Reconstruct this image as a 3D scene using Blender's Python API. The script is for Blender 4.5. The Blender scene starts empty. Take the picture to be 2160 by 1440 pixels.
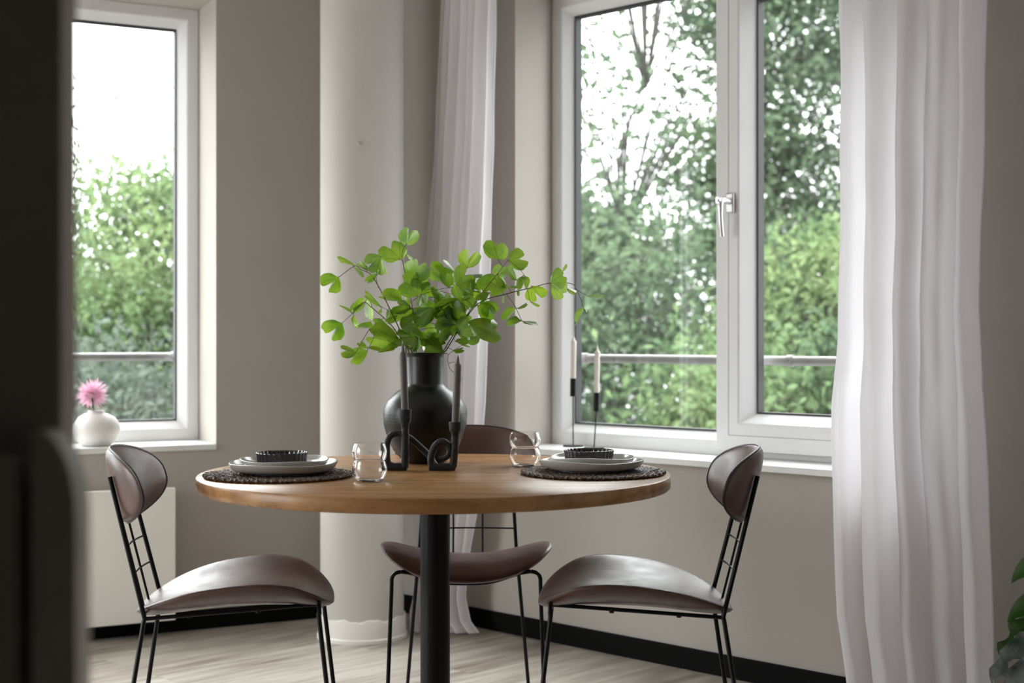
import bpy, math, random
import numpy as np
from mathutils import Vector, Matrix
random.seed(7); rng = np.random.default_rng(7)
sc = bpy.context.scene
COL = sc.collection
PI = math.pi
F = 3000.0; CAMH = 1.09; HOR = 716.0      # focal length in pixels of the 2160 wide frame, eye height, horizon row

# ------------------------------------------------------------------ camera
cam = bpy.data.cameras.new('camera'); camo = bpy.data.objects.new('camera', cam); COL.objects.link(camo)
cam.sensor_width = 36; cam.lens = 50; cam.clip_start = 0.05; cam.clip_end = 200
camo.location = (0, 0, CAMH); camo.rotation_euler = (PI/2, 0, 0)
cam.shift_y = -(720-HOR)/2160
cam.dof.use_dof = True; cam.dof.focus_distance = 3.62; cam.dof.aperture_fstop = 3.0; cam.dof.aperture_blades = 9
sc.camera = camo
# ------------------------------------------------------------------ sky and exposure
wd = bpy.data.worlds.new('overcast'); sc.world = wd; wd.use_nodes = True
bg = wd.node_tree.nodes['Background']; bg.inputs[1].default_value = 6.5
# overcast sky: three times brighter overhead than at the horizon
_t = wd.node_tree; _tc = _t.nodes.new('ShaderNodeTexCoord'); _sp = _t.nodes.new('ShaderNodeSeparateXYZ'); _mr = _t.nodes.new('ShaderNodeMapRange'); _sc = _t.nodes.new('ShaderNodeVectorMath'); _sc.operation = 'SCALE'
_sc.inputs[0].default_value = (0.965, 0.98, 1.0); _mr.inputs[3].default_value = .55; _mr.inputs[4].default_value = 1.65
_az = _t.nodes.new('ShaderNodeMapRange'); _az.inputs[1].default_value = -1; _az.inputs[2].default_value = 1; _az.inputs[3].default_value = 1.5; _az.inputs[4].default_value = .75   # sky made brighter to the west, added for more light from the left
_mu = _t.nodes.new('ShaderNodeMath'); _mu.operation = 'MULTIPLY'
_t.links.new(_tc.outputs['Generated'], _sp.inputs[0]); _t.links.new(_sp.outputs[0], _az.inputs[0]); _t.links.new(_sp.outputs[2], _mr.inputs[0])
_t.links.new(_mr.outputs[0], _mu.inputs[0]); _t.links.new(_az.outputs[0], _mu.inputs[1]); _t.links.new(_mu.outputs[0], _sc.inputs['Scale']); _t.links.new(_sc.outputs[0], bg.inputs[0])
sc.view_settings.view_transform = 'Standard'; sc.view_settings.look = 'None'
sc.view_settings.exposure = 0.45; sc.view_settings.gamma = 1; sc.view_settings.use_curve_mapping = False
sc.cycles.use_denoising = True
sc.cycles.max_bounces = 14; sc.cycles.diffuse_bounces = 6; sc.cycles.glossy_bounces = 5
sc.cycles.transmission_bounces = 10; sc.cycles.transparent_max_bounces = 24
sc.cycles.sample_clamp_indirect = 8; sc.cycles.caustics_refractive = False; sc.cycles.caustics_reflective = False

# wall frames: (rotation about z, origin); local x runs along the wall to the right, local y points outdoors
WR = (math.atan2(-.6975, .7166), Vector((.157, 5.125, 0)))
WL = (math.atan2(.46, .888), Vector((-.78, 5.57, 0)))
def w2(W, u, n, z=0):
    a = W[0]; d = Vector((math.cos(a), math.sin(a), 0)); nn = Vector((-math.sin(a), math.cos(a), 0))
    return W[1] + d*u + nn*n + Vector((0, 0, z))
def hit(W, px, n):
    a = W[0]; d = (math.cos(a), math.sin(a)); nn = (-d[1], d[0]); r = (px-1080)/F
    x0 = W[1].x+nn[0]*n; y0 = W[1].y+nn[1]*n
    return (r*y0-x0)/(d[0]-r*d[1])
def at(px, py, Y): return Vector(((px-1080)/F*Y, Y, CAMH-(py-HOR)/F*Y))
def portal(W, u, n, z, sx, sz):
    l = bpy.data.lights.new('window_portal', 'AREA'); l.shape = 'RECTANGLE'; l.size = sx; l.size_y = sz
    l.cycles.is_portal = True
    o = bpy.data.objects.new('window_portal', l); COL.objects.link(o)
    o.location = w2(W, u, n, z); o.rotation_euler = (-PI/2, 0, W[0])
# openings: right window u -.203..1.42, left window u -2.0..-.385
RU0, RU1, LU0, LU1 = -.203, 1.36, -2.0, -.385
ZB, ZT = .695, 2.39
portal(WR, (RU0+RU1)/2, .14, (ZB+ZT)/2, RU1-RU0, ZT-ZB)
portal(WL, (LU0+LU1)/2, .14, (ZB+ZT)/2, LU1-LU0, ZT-ZB)
DU0, DU1, DZ0 = -3.45, -2.2, .06           # added glazed door, unseen, further along the left wall to brighten the room
portal(WL, (DU0+DU1)/2, .14, (DZ0+ZT)/2, DU1-DU0, ZT-DZ0)
WS = (-PI/2, Vector((2.02, 1.2, 0)))       # side wall x = 2.02, its local x runs towards -y
_B = WL[1] + Vector((.888, .46, 0))*-3.6
WF = (PI/2, Vector((_B.x, 0, 0)))          # far left wall, local x runs along +y
SU0, SU1, SZ0 = 1.3, 3.3, .06            # second added door there, out of the frame, for more light from the left
portal(WF, (SU0+SU1)/2, .02, (SZ0+ZT)/2, SU1-SU0, ZT-SZ0)

# ------------------------------------------------------------------ mesh builder
class MB:
    def __init__(s): s.v = []; s.f = []; s.uv = None
    def add(s, vs, fs):
        o = len(s.v); s.v += [tuple(p) for p in vs]; s.f += [tuple(i+o for i in f) for f in fs]; return s
    def box(s, x0, x1, y0, y1, z0, z1):
        return s.add([(x0,y0,z0),(x1,y0,z0),(x1,y1,z0),(x0,y1,z0),(x0,y0,z1),(x1,y0,z1),(x1,y1,z1),(x0,y1,z1)],
                     [(0,3,2,1),(4,5,6,7),(0,1,5,4),(1,2,6,5),(2,3,7,6),(3,0,4,7)])
    def grid(s, rows, closeu=False, flip=False):
        n = len(rows[0]); o = len(s.v)
        for r in rows: s.v += [tuple(p) for p in r]
        for i in range(len(rows)-1):
            for j in range(n if closeu else n-1):
                k = (j+1) % n
                q = (o+i*n+j, o+i*n+k, o+(i+1)*n+k, o+(i+1)*n+j)
                s.f.append(q[::-1] if flip else q)
        return s
    def lathe(s, prof, seg=48, c=(0,0,0), mod=None):
        rows = []
        for r, z in prof:
            row = []
            for j in range(seg):
                a = 2*PI*j/seg; rr, zz = (r, z) if mod is None else mod(r, z, a)
                row.append((c[0]+rr*math.cos(a), c[1]+rr*math.sin(a), c[2]+zz))
            rows.append(row)
        o = len(s.v); s.grid(rows, True)
        m = len(s.v)
        if prof[0][0] > 1e-6: s.f.append(tuple(range(o+seg-1, o-1, -1)))
        if prof[-1][0] > 1e-6: s.f.append(tuple(range(m-seg, m)))
        return s
    def tube(s, pts, r, seg=10, caps=True):
        pts = [Vector(p) for p in pts]; n = len(pts)
        rs = list(r) if hasattr(r, '__len__') else [r]*n
        T = []
        for i in range(n):
            t = pts[min(i+1, n-1)]-pts[max(i-1, 0)]; T.append(t.normalized())
        up = Vector((0,0,1)) if abs(T[0].z) < .9 else Vector((1,0,0))
        N = T[0].cross(up).normalized(); rows = []
        for i in range(n):
            N = (N - T[i]*N.dot(T[i])).normalized(); B = T[i].cross(N)
            rows.append([pts[i]+(N*math.cos(2*PI*j/seg)+B*math.sin(2*PI*j/seg))*rs[i] for j in range(seg)])
        o = len(s.v); s.grid(rows, True); m = len(s.v)
        if caps: s.f.append(tuple(range(o+seg-1, o-1, -1))); s.f.append(tuple(range(m-seg, m)))
        return s
    def build(s, name, m, parent=None, smooth=True, bevel=0, sub=0, loc=None, rz=None, sharp=35, solid=0):
        me = bpy.data.meshes.new(name); me.from_pydata(s.v, [], s.f); me.validate(); me.update()
        if s.uv:
            ul = me.uv_layers.new(name='UVMap'); li = np.zeros(len(me.loops), dtype=np.int32); me.loops.foreach_get('vertex_index', li)
            ul.data.foreach_set('uv', np.array(s.uv, dtype=np.float32)[li].ravel())
        if m: me.materials.append(m)
        o = bpy.data.objects.new(name, me); COL.objects.link(o)
        if parent: o.parent = parent
        if loc: o.location = loc
        if rz is not None: o.rotation_euler = (0, 0, rz)
        if smooth:
            me.shade_smooth()
            if sharp: me.set_sharp_from_angle(angle=math.radians(sharp))
        if solid: q = o.modifiers.new('s', 'SOLIDIFY'); q.thickness = solid; q.offset = 0
        if bevel: q = o.modifiers.new('b', 'BEVEL'); q.width = bevel; q.segments = 3; q.limit_method = 'ANGLE'; q.angle_limit = .6
        if sub: q = o.modifiers.new('u', 'SUBSURF'); q.levels = sub; q.render_levels = sub
        return o
def smooth_path(pts, k=6):
    P = [Vector(p) for p in pts]; out = []
    for i in range(len(P)-1):
        a = P[max(i-1,0)]; b = P[i]; c = P[i+1]; d = P[min(i+2, len(P)-1)]
        for j in range(k):
            t = j/k
            out.append(.5*((2*b)+(c-a)*t+(2*a-5*b+4*c-d)*t*t+(3*b-a-3*c+d)*t**3))
    out.append(P[-1]); return out
def tag(o, label=None, cat=None, group=None, kind=None):
    if label: o['label'] = label
    if cat: o['category'] = cat
    if group: o['group'] = group
    if kind: o['kind'] = kind
    return o
def empty(name, loc=(0,0,0), rz=0, **k):
    o = bpy.data.objects.new(name, None); COL.objects.link(o); o.location = loc; o.rotation_euler = (0,0,rz)
    o.empty_display_size = .1
    return tag(o, **k)
def copy_tree(o, loc, rz, **k):
    def rec(a, par):
        c = a.copy(); COL.objects.link(c); c.parent = par
        for ch in list(a.children): rec(ch, c)
        return c
    c = rec(o, None); c.location = loc; c.rotation_euler = (0,0,rz)
    return tag(c, **k)

# ------------------------------------------------------------------ materials
def newmat(name):
    m = bpy.data.materials.new(name); m.use_nodes = True; return m, m.node_tree, m.node_tree.nodes['Principled BSDF']
def nd(t, kind, **k):
    n = t.nodes.new(kind)
    for a, b in k.items(): setattr(n, a, b)
    return n
def coords(t, scale=(1,1,1), rot=(0,0,0), kind='Object'):
    c = nd(t, 'ShaderNodeTexCoord'); mp = nd(t, 'ShaderNodeMapping'); mp.inputs['Scale'].default_value = scale; mp.inputs['Rotation'].default_value = rot
    t.links.new(c.outputs[kind], mp.inputs[0]); return mp.outputs[0]
def ramp(t, fac, stops):
    r = nd(t, 'ShaderNodeValToRGB'); e = r.color_ramp.elements
    while len(e) < len(stops): e.new(.5)
    for i, (p, c) in enumerate(stops): e[i].position = p; e[i].color = (*c, 1)
    t.links.new(fac, r.inputs[0]); return r.outputs[0]
def noise(t, vec, scale, detail=4, rough=.5):
    n = nd(t, 'ShaderNodeTexNoise'); n.inputs['Scale'].default_value = scale; n.inputs['Detail'].default_value = detail; n.inputs['Roughness'].default_value = rough
    if vec: t.links.new(vec, n.inputs['Vector'])
    return n.outputs[0]
def bump(t, b, h, strength=.3, dist=.002):
    n = nd(t, 'ShaderNodeBump'); n.inputs['Strength'].default_value = strength; n.inputs['Distance'].default_value = dist
    t.links.new(h, n.inputs['Height']); t.links.new(n.outputs[0], b.inputs['Normal'])
def pmat(name, c1, c2=None, rough=.5, nscale=8, bscale=None, bstr=.3, bdist=.001, spec=.5, metal=0, stretch=(1,1,1), coat=0):
    m, t, b = newmat(name); b.inputs['Roughness'].default_value = rough; b.inputs['Metallic'].default_value = metal
    b.inputs['Specular IOR Level'].default_value = spec; b.inputs['Coat Weight'].default_value = coat
    v = coords(t, stretch); c2 = c2 or tuple(x*.85 for x in c1)
    t.links.new(ramp(t, noise(t, v, nscale), [(.35, c2), (.65, c1)]), b.inputs['Base Color'])
    if bscale: bump(t, b, noise(t, v, bscale, 3), bstr, bdist)
    return m
M = {}
M['wall'] = pmat('wall_paint', (.445,.41,.375), (.43,.395,.36), .85, 3, 160, .5, .0012, .2)
M['colpaint'] = pmat('column_paint', (.56,.53,.50), (.54,.51,.48), .8, 3, 180, .5, .0012, .25)
M['ceiling'] = pmat('ceiling_paint', (.8,.79,.77), None, .9, 3)
M['dark'] = pmat('dark_wall_paint', (.44,.395,.365), None, .8, 3, 150, .3)
M['pvc'] = pmat('white_window_frame', (.78,.775,.785), (.76,.755,.765), .35, 4, spec=.5)
M['sill'] = pmat('white_sill', (.78,.78,.765), (.75,.75,.735), .4, 5)
M['gasket'] = pmat('rubber_gasket', (.03,.032,.034), None, .6)
M['radiator'] = pmat('radiator_enamel', (.85,.825,.78), (.83,.805,.76), .45, 4)
M['black'] = pmat('black_powder_coat', (.004,.004,.0045), (.003,.003,.0035), .38, 40, 300, .2, .0003, spec=.2)
M['skirt'] = pmat('black_skirting', (.003,.003,.003), None, .7, spec=.1)
M['wax'] = pmat('grey_wax', (.115,.10,.096), (.10,.09,.085), .5, 30)
M['waxlight'] = pmat('cream_wax', (.62,.57,.52), (.58,.53,.48), .45, 30)
M['wick'] = pmat('wick_cotton', (.6,.57,.52), None, .9)
M['iron'] = pmat('cast_iron', (.006,.006,.007), (.013,.013,.015), .6, 60, 130, .9, .002)
M['plate'] = pmat('grey_glazed_ceramic', (.50,.475,.455), (.46,.44,.42), .22, 12, coat=.4)
M['whitevase'] = pmat('chalk_white_ceramic', (.78,.755,.73), (.74,.715,.69), .6, 6, 60, .2)
M['metalrail'] = pmat('painted_grey_metal', (.27,.255,.26), (.24,.23,.23), .4, 10)
M['nickel'] = pmat('satin_nickel', (.72,.71,.70), None, .3, 10, metal=.85)
M['bark'] = pmat('bark', (.05,.044,.04), (.03,.027,.024), .9, 6, 20, .8, .02)
M['twig'] = pmat('brown_twig', (.16,.10,.05), (.10,.11,.04), .6, 60)
M['pot'] = pmat('dark_planter', (.05,.047,.045), None, .6)
M['soil'] = pmat('soil', (.04,.03,.022), None, .95, 30, 60, .8, .01)
M['facade'] = pmat('outer_render', (.45,.42,.41), None, .9)

def leather():
    m, t, b = newmat('brown_leather'); v = coords(t)
    t.links.new(ramp(t, noise(t, v, 9, 5), [(.3, (.062,.030,.025)), (.7, (.115,.056,.046))]), b.inputs['Base Color'])
    t.links.new(ramp(t, noise(t, v, 22, 4), [(.3, (.30,)*3), (.7, (.44,)*3)]), b.inputs['Roughness'])
    b.inputs['Specular IOR Level'].default_value = .6
    bump(t, b, noise(t, v, 260, 4, .6), .25, .0008); return m
M['leather'] = leather()
M['piping'] = pmat('dark_piping', (.022,.014,.013), None, .45)
def wood():
    m, t, b = newmat('oak_top')
    v = coords(t, (1.2, 16, 16)); n1 = noise(t, v, 3.2, 8, .62)
    w = nd(t, 'ShaderNodeTexWave', wave_type='BANDS', bands_direction='Y'); w.inputs['Scale'].default_value = 1.1; w.inputs['Distortion'].default_value = 9; w.inputs['Detail'].default_value = 4; w.inputs['Detail Scale'].default_value = 1.6
    t.links.new(coords(t, (.5, 4, 4)), w.inputs[0])
    # staves of slightly different tone
    br = nd(t, 'ShaderNodeTexBrick'); br.offset = .37; br.inputs['Scale'].default_value = 1; br.inputs['Brick Width'].default_value = .41; br.inputs['Row Height'].default_value = .042; br.inputs['Mortar Size'].default_value = .0004
    br.inputs['Color1'].default_value = (.12,.12,.12,1); br.inputs['Color2'].default_value = (.9,.9,.9,1); br.inputs['Mortar'].default_value = (.3,.3,.3,1)
    t.links.new(coords(t), br.inputs[0])
    mx = nd(t, 'ShaderNodeMix', data_type='FLOAT'); mx.inputs[0].default_value = .35; t.links.new(n1, mx.inputs[2]); t.links.new(w.outputs[1], mx.inputs[3])
    mx2 = nd(t, 'ShaderNodeMix', data_type='FLOAT'); mx2.inputs[0].default_value = .2; t.links.new(mx.outputs[0], mx2.inputs[2]); t.links.new(br.outputs[0], mx2.inputs[3])
    t.links.new(ramp(t, mx2.outputs[0], [(.25, (.25,.118,.042)), (.5, (.33,.168,.066)), (.75, (.40,.215,.09))]), b.inputs['Base Color'])
    t.links.new(ramp(t, n1, [(.3, (.24,)*3), (.7, (.36,)*3)]), b.inputs['Roughness']); b.inputs['Specular IOR Level'].default_value = .34
    bump(t, b, n1, .08, .0008); return m
M['oak'] = wood()
def floor_mat():
    m, t, b = newmat('washed_oak_floor')
    rot = (0, 0, -(WR[0]+PI/2))        # planks run square to the window wall
    v0 = coords(t, (1,1,1), rot, 'Object')
    br = nd(t, 'ShaderNodeTexBrick'); br.offset = .41; br.inputs['Brick Width'].default_value = 1.25; br.inputs['Row Height'].default_value = .185; br.inputs['Mortar Size'].default_value = .0012; br.inputs['Scale'].default_value = 1
    br.inputs['Color1'].default_value = (.1,.1,.1,1); br.inputs['Color2'].default_value = (.9,.9,.9,1); br.inputs['Mortar'].default_value = (0,0,0,1)
    t.links.new(v0, br.inputs[0])
    v1 = nd(t, 'ShaderNodeMapping'); v1.inputs['Scale'].default_value = (1.1, 9, 1); t.links.new(v0, v1.inputs[0])
    ad = nd(t, 'ShaderNodeVectorMath', operation='ADD'); sc3 = nd(t, 'ShaderNodeVectorMath', operation='SCALE'); sc3.inputs['Scale'].default_value = 7
    t.links.new(br.outputs[0], sc3.inputs[0]); t.links.new(v1.outputs[0], ad.inputs[0]); t.links.new(sc3.outputs[0], ad.inputs[1])
    n1 = noise(t, ad.outputs[0], 2.4, 8, .6)
    mx = nd(t, 'ShaderNodeMix', data_type='FLOAT'); mx.inputs[0].default_value = .18; t.links.new(n1, mx.inputs[2]); t.links.new(br.outputs[0], mx.inputs[3])
    t.links.new(ramp(t, mx.outputs[0], [(.28, (.20,.165,.135)), (.46, (.37,.325,.28)), (.66, (.56,.515,.465))]), b.inputs['Base Color'])
    b.inputs['Roughness'].default_value = .42
    bump(t, b, n1, .15, .001); return m
M['floor'] = floor_mat()
def cloth():
    m, t, b = newmat('white_linen'); t.nodes.remove(b); out = t.nodes['Material Output']
    d = nd(t, 'ShaderNodeBsdfDiffuse'); tr = nd(t, 'ShaderNodeBsdfTranslucent'); mx = nd(t, 'ShaderNodeMixShader'); mx.inputs[0].default_value = .6
    for q in (d, tr): q.inputs[0].default_value = (.94,.92,.945,1)
    t.links.new(d.outputs[0], mx.inputs[1]); t.links.new(tr.outputs[0], mx.inputs[2]); t.links.new(mx.outputs[0], out.inputs[0])
    wv = noise(t, coords(t, (900, 900, 120)), 1, 2); n2 = noise(t, coords(t, (120,120,900)), 1, 2)
    ad = nd(t, 'ShaderNodeMath', operation='ADD'); t.links.new(wv, ad.inputs[0]); t.links.new(n2, ad.inputs[1])
    bm = nd(t, 'ShaderNodeBump'); bm.inputs['Strength'].default_value = .25; bm.inputs['Distance'].default_value = .001
    t.links.new(ad.outputs[0], bm.inputs['Height']); t.links.new(bm.outputs[0], d.inputs['Normal'])
    return m
M['linen'] = cloth()
def pane_mat():
    m, t, b = newmat('window_glass'); t.nodes.remove(b); out = t.nodes['Material Output']
    tr = nd(t, 'ShaderNodeBsdfTransparent'); tr.inputs[0].default_value = (.955,.97,.96,1)
    g = nd(t, 'ShaderNodeBsdfGlossy'); g.inputs['Roughness'].default_value = .0; lw = nd(t, 'ShaderNodeLayerWeight'); lw.inputs[0].default_value = .5
    pw = nd(t, 'ShaderNodeMath', operation='POWER'); pw.inputs[1].default_value = 5; t.links.new(lw.outputs['Facing'], pw.inputs[0])
    fr = nd(t, 'ShaderNodeMath', operation='MULTIPLY_ADD'); fr.inputs[1].default_value = .955; fr.inputs[2].default_value = .045; t.links.new(pw.outputs[0], fr.inputs[0])
    mx = nd(t, 'ShaderNodeMixShader'); t.links.new(fr.outputs[0], mx.inputs[0]); t.links.new(tr.outputs[0], mx.inputs[1]); t.links.new(g.outputs[0], mx.inputs[2])
    t.links.new(mx.outputs[0], out.inputs[0]); return m
M['pane'] = pane_mat()
def glass_mat():
    m, t, b = newmat('clear_glass'); b.inputs['Base Color'].default_value = (1,.99,.99,1); b.inputs['Transmission Weight'].default_value = 1
    b.inputs['Roughness'].default_value = 0; b.inputs['IOR'].default_value = 1.47; return m
M['glass'] = glass_mat()
def leafm(name, ca, cb, trans=.5, rough=.3, gloss=.06, veins=False, nsc=3, vc=(.05,.13,.012)):
    m, t, b = newmat(name); t.nodes.remove(b); out = t.nodes['Material Output']
    d = nd(t, 'ShaderNodeBsdfDiffuse'); tr = nd(t, 'ShaderNodeBsdfTranslucent'); g = nd(t, 'ShaderNodeBsdfGlossy'); g.inputs['Roughness'].default_value = rough
    mx = nd(t, 'ShaderNodeMixShader'); mx.inputs[0].default_value = trans; m2 = nd(t, 'ShaderNodeMixShader')
    lw = nd(t, 'ShaderNodeLayerWeight'); lw.inputs[0].default_value = .5
    pw0 = nd(t, 'ShaderNodeMath', operation='POWER'); pw0.inputs[1].default_value = 4; t.links.new(lw.outputs['Facing'], pw0.inputs[0])
    ml = nd(t, 'ShaderNodeMath', operation='MULTIPLY_ADD'); ml.inputs[1].default_value = gloss*7; ml.inputs[2].default_value = gloss; t.links.new(pw0.outputs[0], ml.inputs[0]); t.links.new(ml.outputs[0], m2.inputs[0])
    c = ramp(t, noise(t, coords(t), nsc, 3), [(.35, ca), (.65, cb)])
    if veins:
        uvn = nd(t, 'ShaderNodeTexCoord'); sp = nd(t, 'ShaderNodeSeparateXYZ'); t.links.new(uvn.outputs['UV'], sp.inputs[0])
        a = nd(t, 'ShaderNodeMath', operation='MULTIPLY'); a.inputs[1].default_value = 3.5*2*PI; t.links.new(sp.outputs[0], a.inputs[0])
        s2 = nd(t, 'ShaderNodeMath', operation='COSINE'); t.links.new(a.outputs[0], s2.inputs[0])
        pw = ramp(t, s2.outputs[0], [(.95, (0,0,0)), (1.0, (1,1,1))])
        fd = nd(t, 'ShaderNodeMapRange'); fd.inputs[1].default_value = .55; fd.inputs[2].default_value = .85; fd.inputs[3].default_value = .7; fd.inputs[4].default_value = 0
        t.links.new(sp.outputs[1], fd.inputs[0]); fm = nd(t, 'ShaderNodeMath', operation='MULTIPLY'); t.links.new(pw, fm.inputs[0]); t.links.new(fd.outputs[0], fm.inputs[1])
        mc = nd(t, 'ShaderNodeMix', data_type='RGBA'); t.links.new(fm.outputs[0], mc.inputs[0]); t.links.new(c, mc.inputs[6]); mc.inputs[7].default_value = (*vc, 1); c = mc.outputs[2]
    for q in (d, tr): t.links.new(c, q.inputs[0])
    t.links.new(d.outputs[0], mx.inputs[1]); t.links.new(tr.outputs[0], mx.inputs[2]); t.links.new(mx.outputs[0], m2.inputs[1]); t.links.new(g.outputs[0], m2.inputs[2]); t.links.new(m2.outputs[0], out.inputs[0])
    if veins:
        dk = nd(t, 'ShaderNodeVectorMath', operation='MULTIPLY'); dk.inputs[1].default_value = (.42,.50,.7); t.links.new(c, dk.inputs[0]); t.links.new(dk.outputs[0], d.inputs[0])
    return m
M['ginkgo'] = leafm('ginkgo_leaf', (.17,.36,.016), (.44,.66,.05), .52, .3, .06, True, 14)
M['petal'] = leafm('pink_petal', (.75,.42,.58), (.86,.62,.72), .4, .5, .01)
M['greenleaf'] = leafm('glossy_leaf', (.025,.075,.010), (.045,.12,.018), .35, .25, .06)
M['silverleaf'] = leafm('silver_leaf', (.05,.08,.06), (.36,.40,.385), .25, .3, .06, False, 16)
FOL = [leafm('foliage_mid', (.048,.082,.050), (.115,.160,.092), .45, .5, .004, nsc=.8),
       leafm('foliage_light', (.075,.130,.062), (.18,.240,.110), .5, .5, .004, nsc=.8),
       leafm('foliage_grey', (.062,.080,.064), (.140,.165,.132), .45, .5, .004, nsc=.8)]
def vase_mat():
    m, t, b = newmat('black_brushed_ceramic'); b.inputs['Base Color'].default_value = (.004,.004,.0045,1); b.inputs['Roughness'].default_value = .32; b.inputs['Specular IOR Level'].default_value = .42
    bump(t, b, noise(t, coords(t, (4,4,420)), 1, 3, .6), .35, .0012); return m
M['vase'] = vase_mat()
def mat_mat():
    m, t, b = newmat('seagrass'); v = coords(t)
    t.links.new(ramp(t, noise(t, v, 170, 3, .6), [(.32, (.022,.013,.010)), (.5, (.095,.062,.048)), (.66, (.27,.20,.165))]), b.inputs['Base Color'])
    b.inputs['Roughness'].default_value = .5; bump(t, b, noise(t, v, 400, 3), .6, .002); return m
M['seagrass'] = mat_mat()
def bowl_mat():
    m, t, b = newmat('dark_smoked_glaze'); b.inputs['Base Color'].default_value = (.018,.013,.018,1); b.inputs['Roughness'].default_value = .12; b.inputs['Coat Weight'].default_value = .5; return m
M['bowl'] = bowl_mat()
M['ground'] = pmat('rough_ground', (.035,.045,.025), (.025,.02,.016), .95, .6)

# ------------------------------------------------------------------ setting
CORN = (-.465, 5.733)
A = w2(WR, 2.6, 0); B = w2(WL, -3.6, 0)
poly = [CORN, (A.x, A.y), (A.x, -2.6), (B.x, -2.6), (B.x, B.y)]
def slab(name, z0, z1, m):
    n = len(poly); mb = MB()
    mb.add([(x,y,z0) for x,y in poly]+[(x,y,z1) for x,y in poly],
           [tuple(range(n)), tuple(range(2*n-1, n-1, -1))]+[(i, i+n, (i+1)%n+n, (i+1)%n) for i in range(n)])
    return tag(mb.build(name, m, smooth=False), kind='structure')
slab('floor', -.12, 0, M['floor']); ZC = 2.72
slab('ceiling', ZC, ZC+.15, M['ceiling'])
def wall(name, W, u0, u1, T, opening=None, m=None):
    mb = MB()
    if opening:
        a, b, c, d = opening
        mb.box(u0, a, 0, T, 0, ZC); mb.box(b, u1, 0, T, 0, ZC); mb.box(a, b, 0, T, 0, c); mb.box(a, b, 0, T, d, ZC)
    else: mb.box(u0, u1, 0, T, 0, ZC)
    return tag(mb.build(name, m or M['wall'], smooth=False, loc=W[1], rz=W[0]), kind='structure')
wall('wall_right', WR, -.870-.25, 2.6, .36, (RU0, RU1, ZB-.022, ZT))
wall('wall_left', WL, -2.1, .355+.25, .41, (LU0, LU1, ZB-.022, ZT))
wall('wall_left', WL, -3.6, -2.1, .41, (DU0, DU1, DZ0, ZT))
wall('wall_side', WS, -(A.y-1.2), 3.8, .3, m=M['ceiling'])
wall('wall_far', WF, -2.6, B.y, .3, (SU0, SU1, SZ0, ZT), m=M['ceiling'])
wall('wall_back', (PI, Vector((0, -2.6, 0))), -A.x-.3, -B.x+.3, .3, m=pmat('back_wall_paint', (.10,.09,.08)))
def skirt(name, W, u0, u1):
    tag(MB().box(u0, u1, -.014, -.001, 0, .072).build(name, M['skirt'], bevel=.003, loc=W[1], rz=W[0]), kind='structure')
skirt('baseboard_right', WR, -.855, 2.58); skirt('baseboard_left', WL, -3.5, .345)

# windows -----------------------------------------------------------
def mitre_frame(u0, u1, z0, z1, w, n0, n1, bw=.03, bn=.04):
    """rectangular frame: face width w at depth n0, then a bead sloping back bw wide and bn deep, back at n1"""
    mb = MB(); loops = [(0, n1), (0, n0), (w, n0), (w+bw*.15, n0+.004), (w+bw, n0+bn), (w+bw, n1)]
    rows = [[(u0+i, n, z0+i), (u1-i, n, z0+i), (u1-i, n, z1-i), (u0+i, n, z1-i)] for i, n in loops]
    mb.grid(rows, True); mb.grid([rows[-1], rows[0]], True); return mb
def pane_obj(u0, u1, z0, z1, n, parent):
    return MB().box(u0, u1, n, n+.024, z0, z1).build('pane', M['pane'], parent, smooth=False)
def gasket(u0, u1, z0, z1, n, parent):
    w = .006; mb = MB(); mb.box(u0, u0+w, n-.004, n+.030, z0, z1).box(u1-w, u1, n-.004, n+.03, z0, z1).box(u0+w, u1-w, n-.004, n+.03, z0, z0+w).box(u0+w, u1-w, n-.004, n+.03, z1-w, z1)
    return mb.build('gasket', M['gasket'], parent, smooth=False)
w1 = empty('window_2', WR[1], WR[0], kind='structure')
# outer frame with a fixed light on the left and an opening casement on the right
mitre_frame(RU0+.001, .66, ZB, ZT, .045, .20, .28, .032, .045).build('frame', M['pvc'], w1, smooth=False, bevel=.002)
mitre_frame(.575, RU1-.001, ZB, ZT, .045, .201, .28, .01, .01).build('frame', M['pvc'], w1, smooth=False, bevel=.002)
pane_obj(RU0+.07, .59, ZB+.07, ZT-.07, .247, w1); gasket(RU0+.078, .583, ZB+.077, ZT-.077, .247, w1)
sash = mitre_frame(.586, RU1-.03, ZB+.022, ZT-.03, .088, .168, .262, .036, .062).build('casement', M['pvc'], w1, smooth=False, bevel=.002)
pane_obj(.586+.115, RU1-.14, ZB+.13, ZT-.14, .232, w1); gasket(.586+.124, RU1-.153, ZB+.145, ZT-.153, .232, w1)
# groove line of the overlapping sash edge
mb = MB()
for i in (.052,):
    rows = [[(.586+i-e, .1672, ZB+.022+i-e), (RU1-.03-i+e, .1672, ZB+.022+i-e), (RU1-.03-i+e, .1672, ZT-.03-i+e), (.586+i-e, .1672, ZT-.03-i+e)] for e in (0, .0015)]
    mb.grid(rows, True)
mb.build('rebate_line', M['metalrail'], sash, smooth=False)
tag(MB().box(RU0-.0, RU1+.0, -.022, .205, ZB-.022, ZB).build('window_sill', M['sill'], w1, bevel=.003), label='white window sill')
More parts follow.
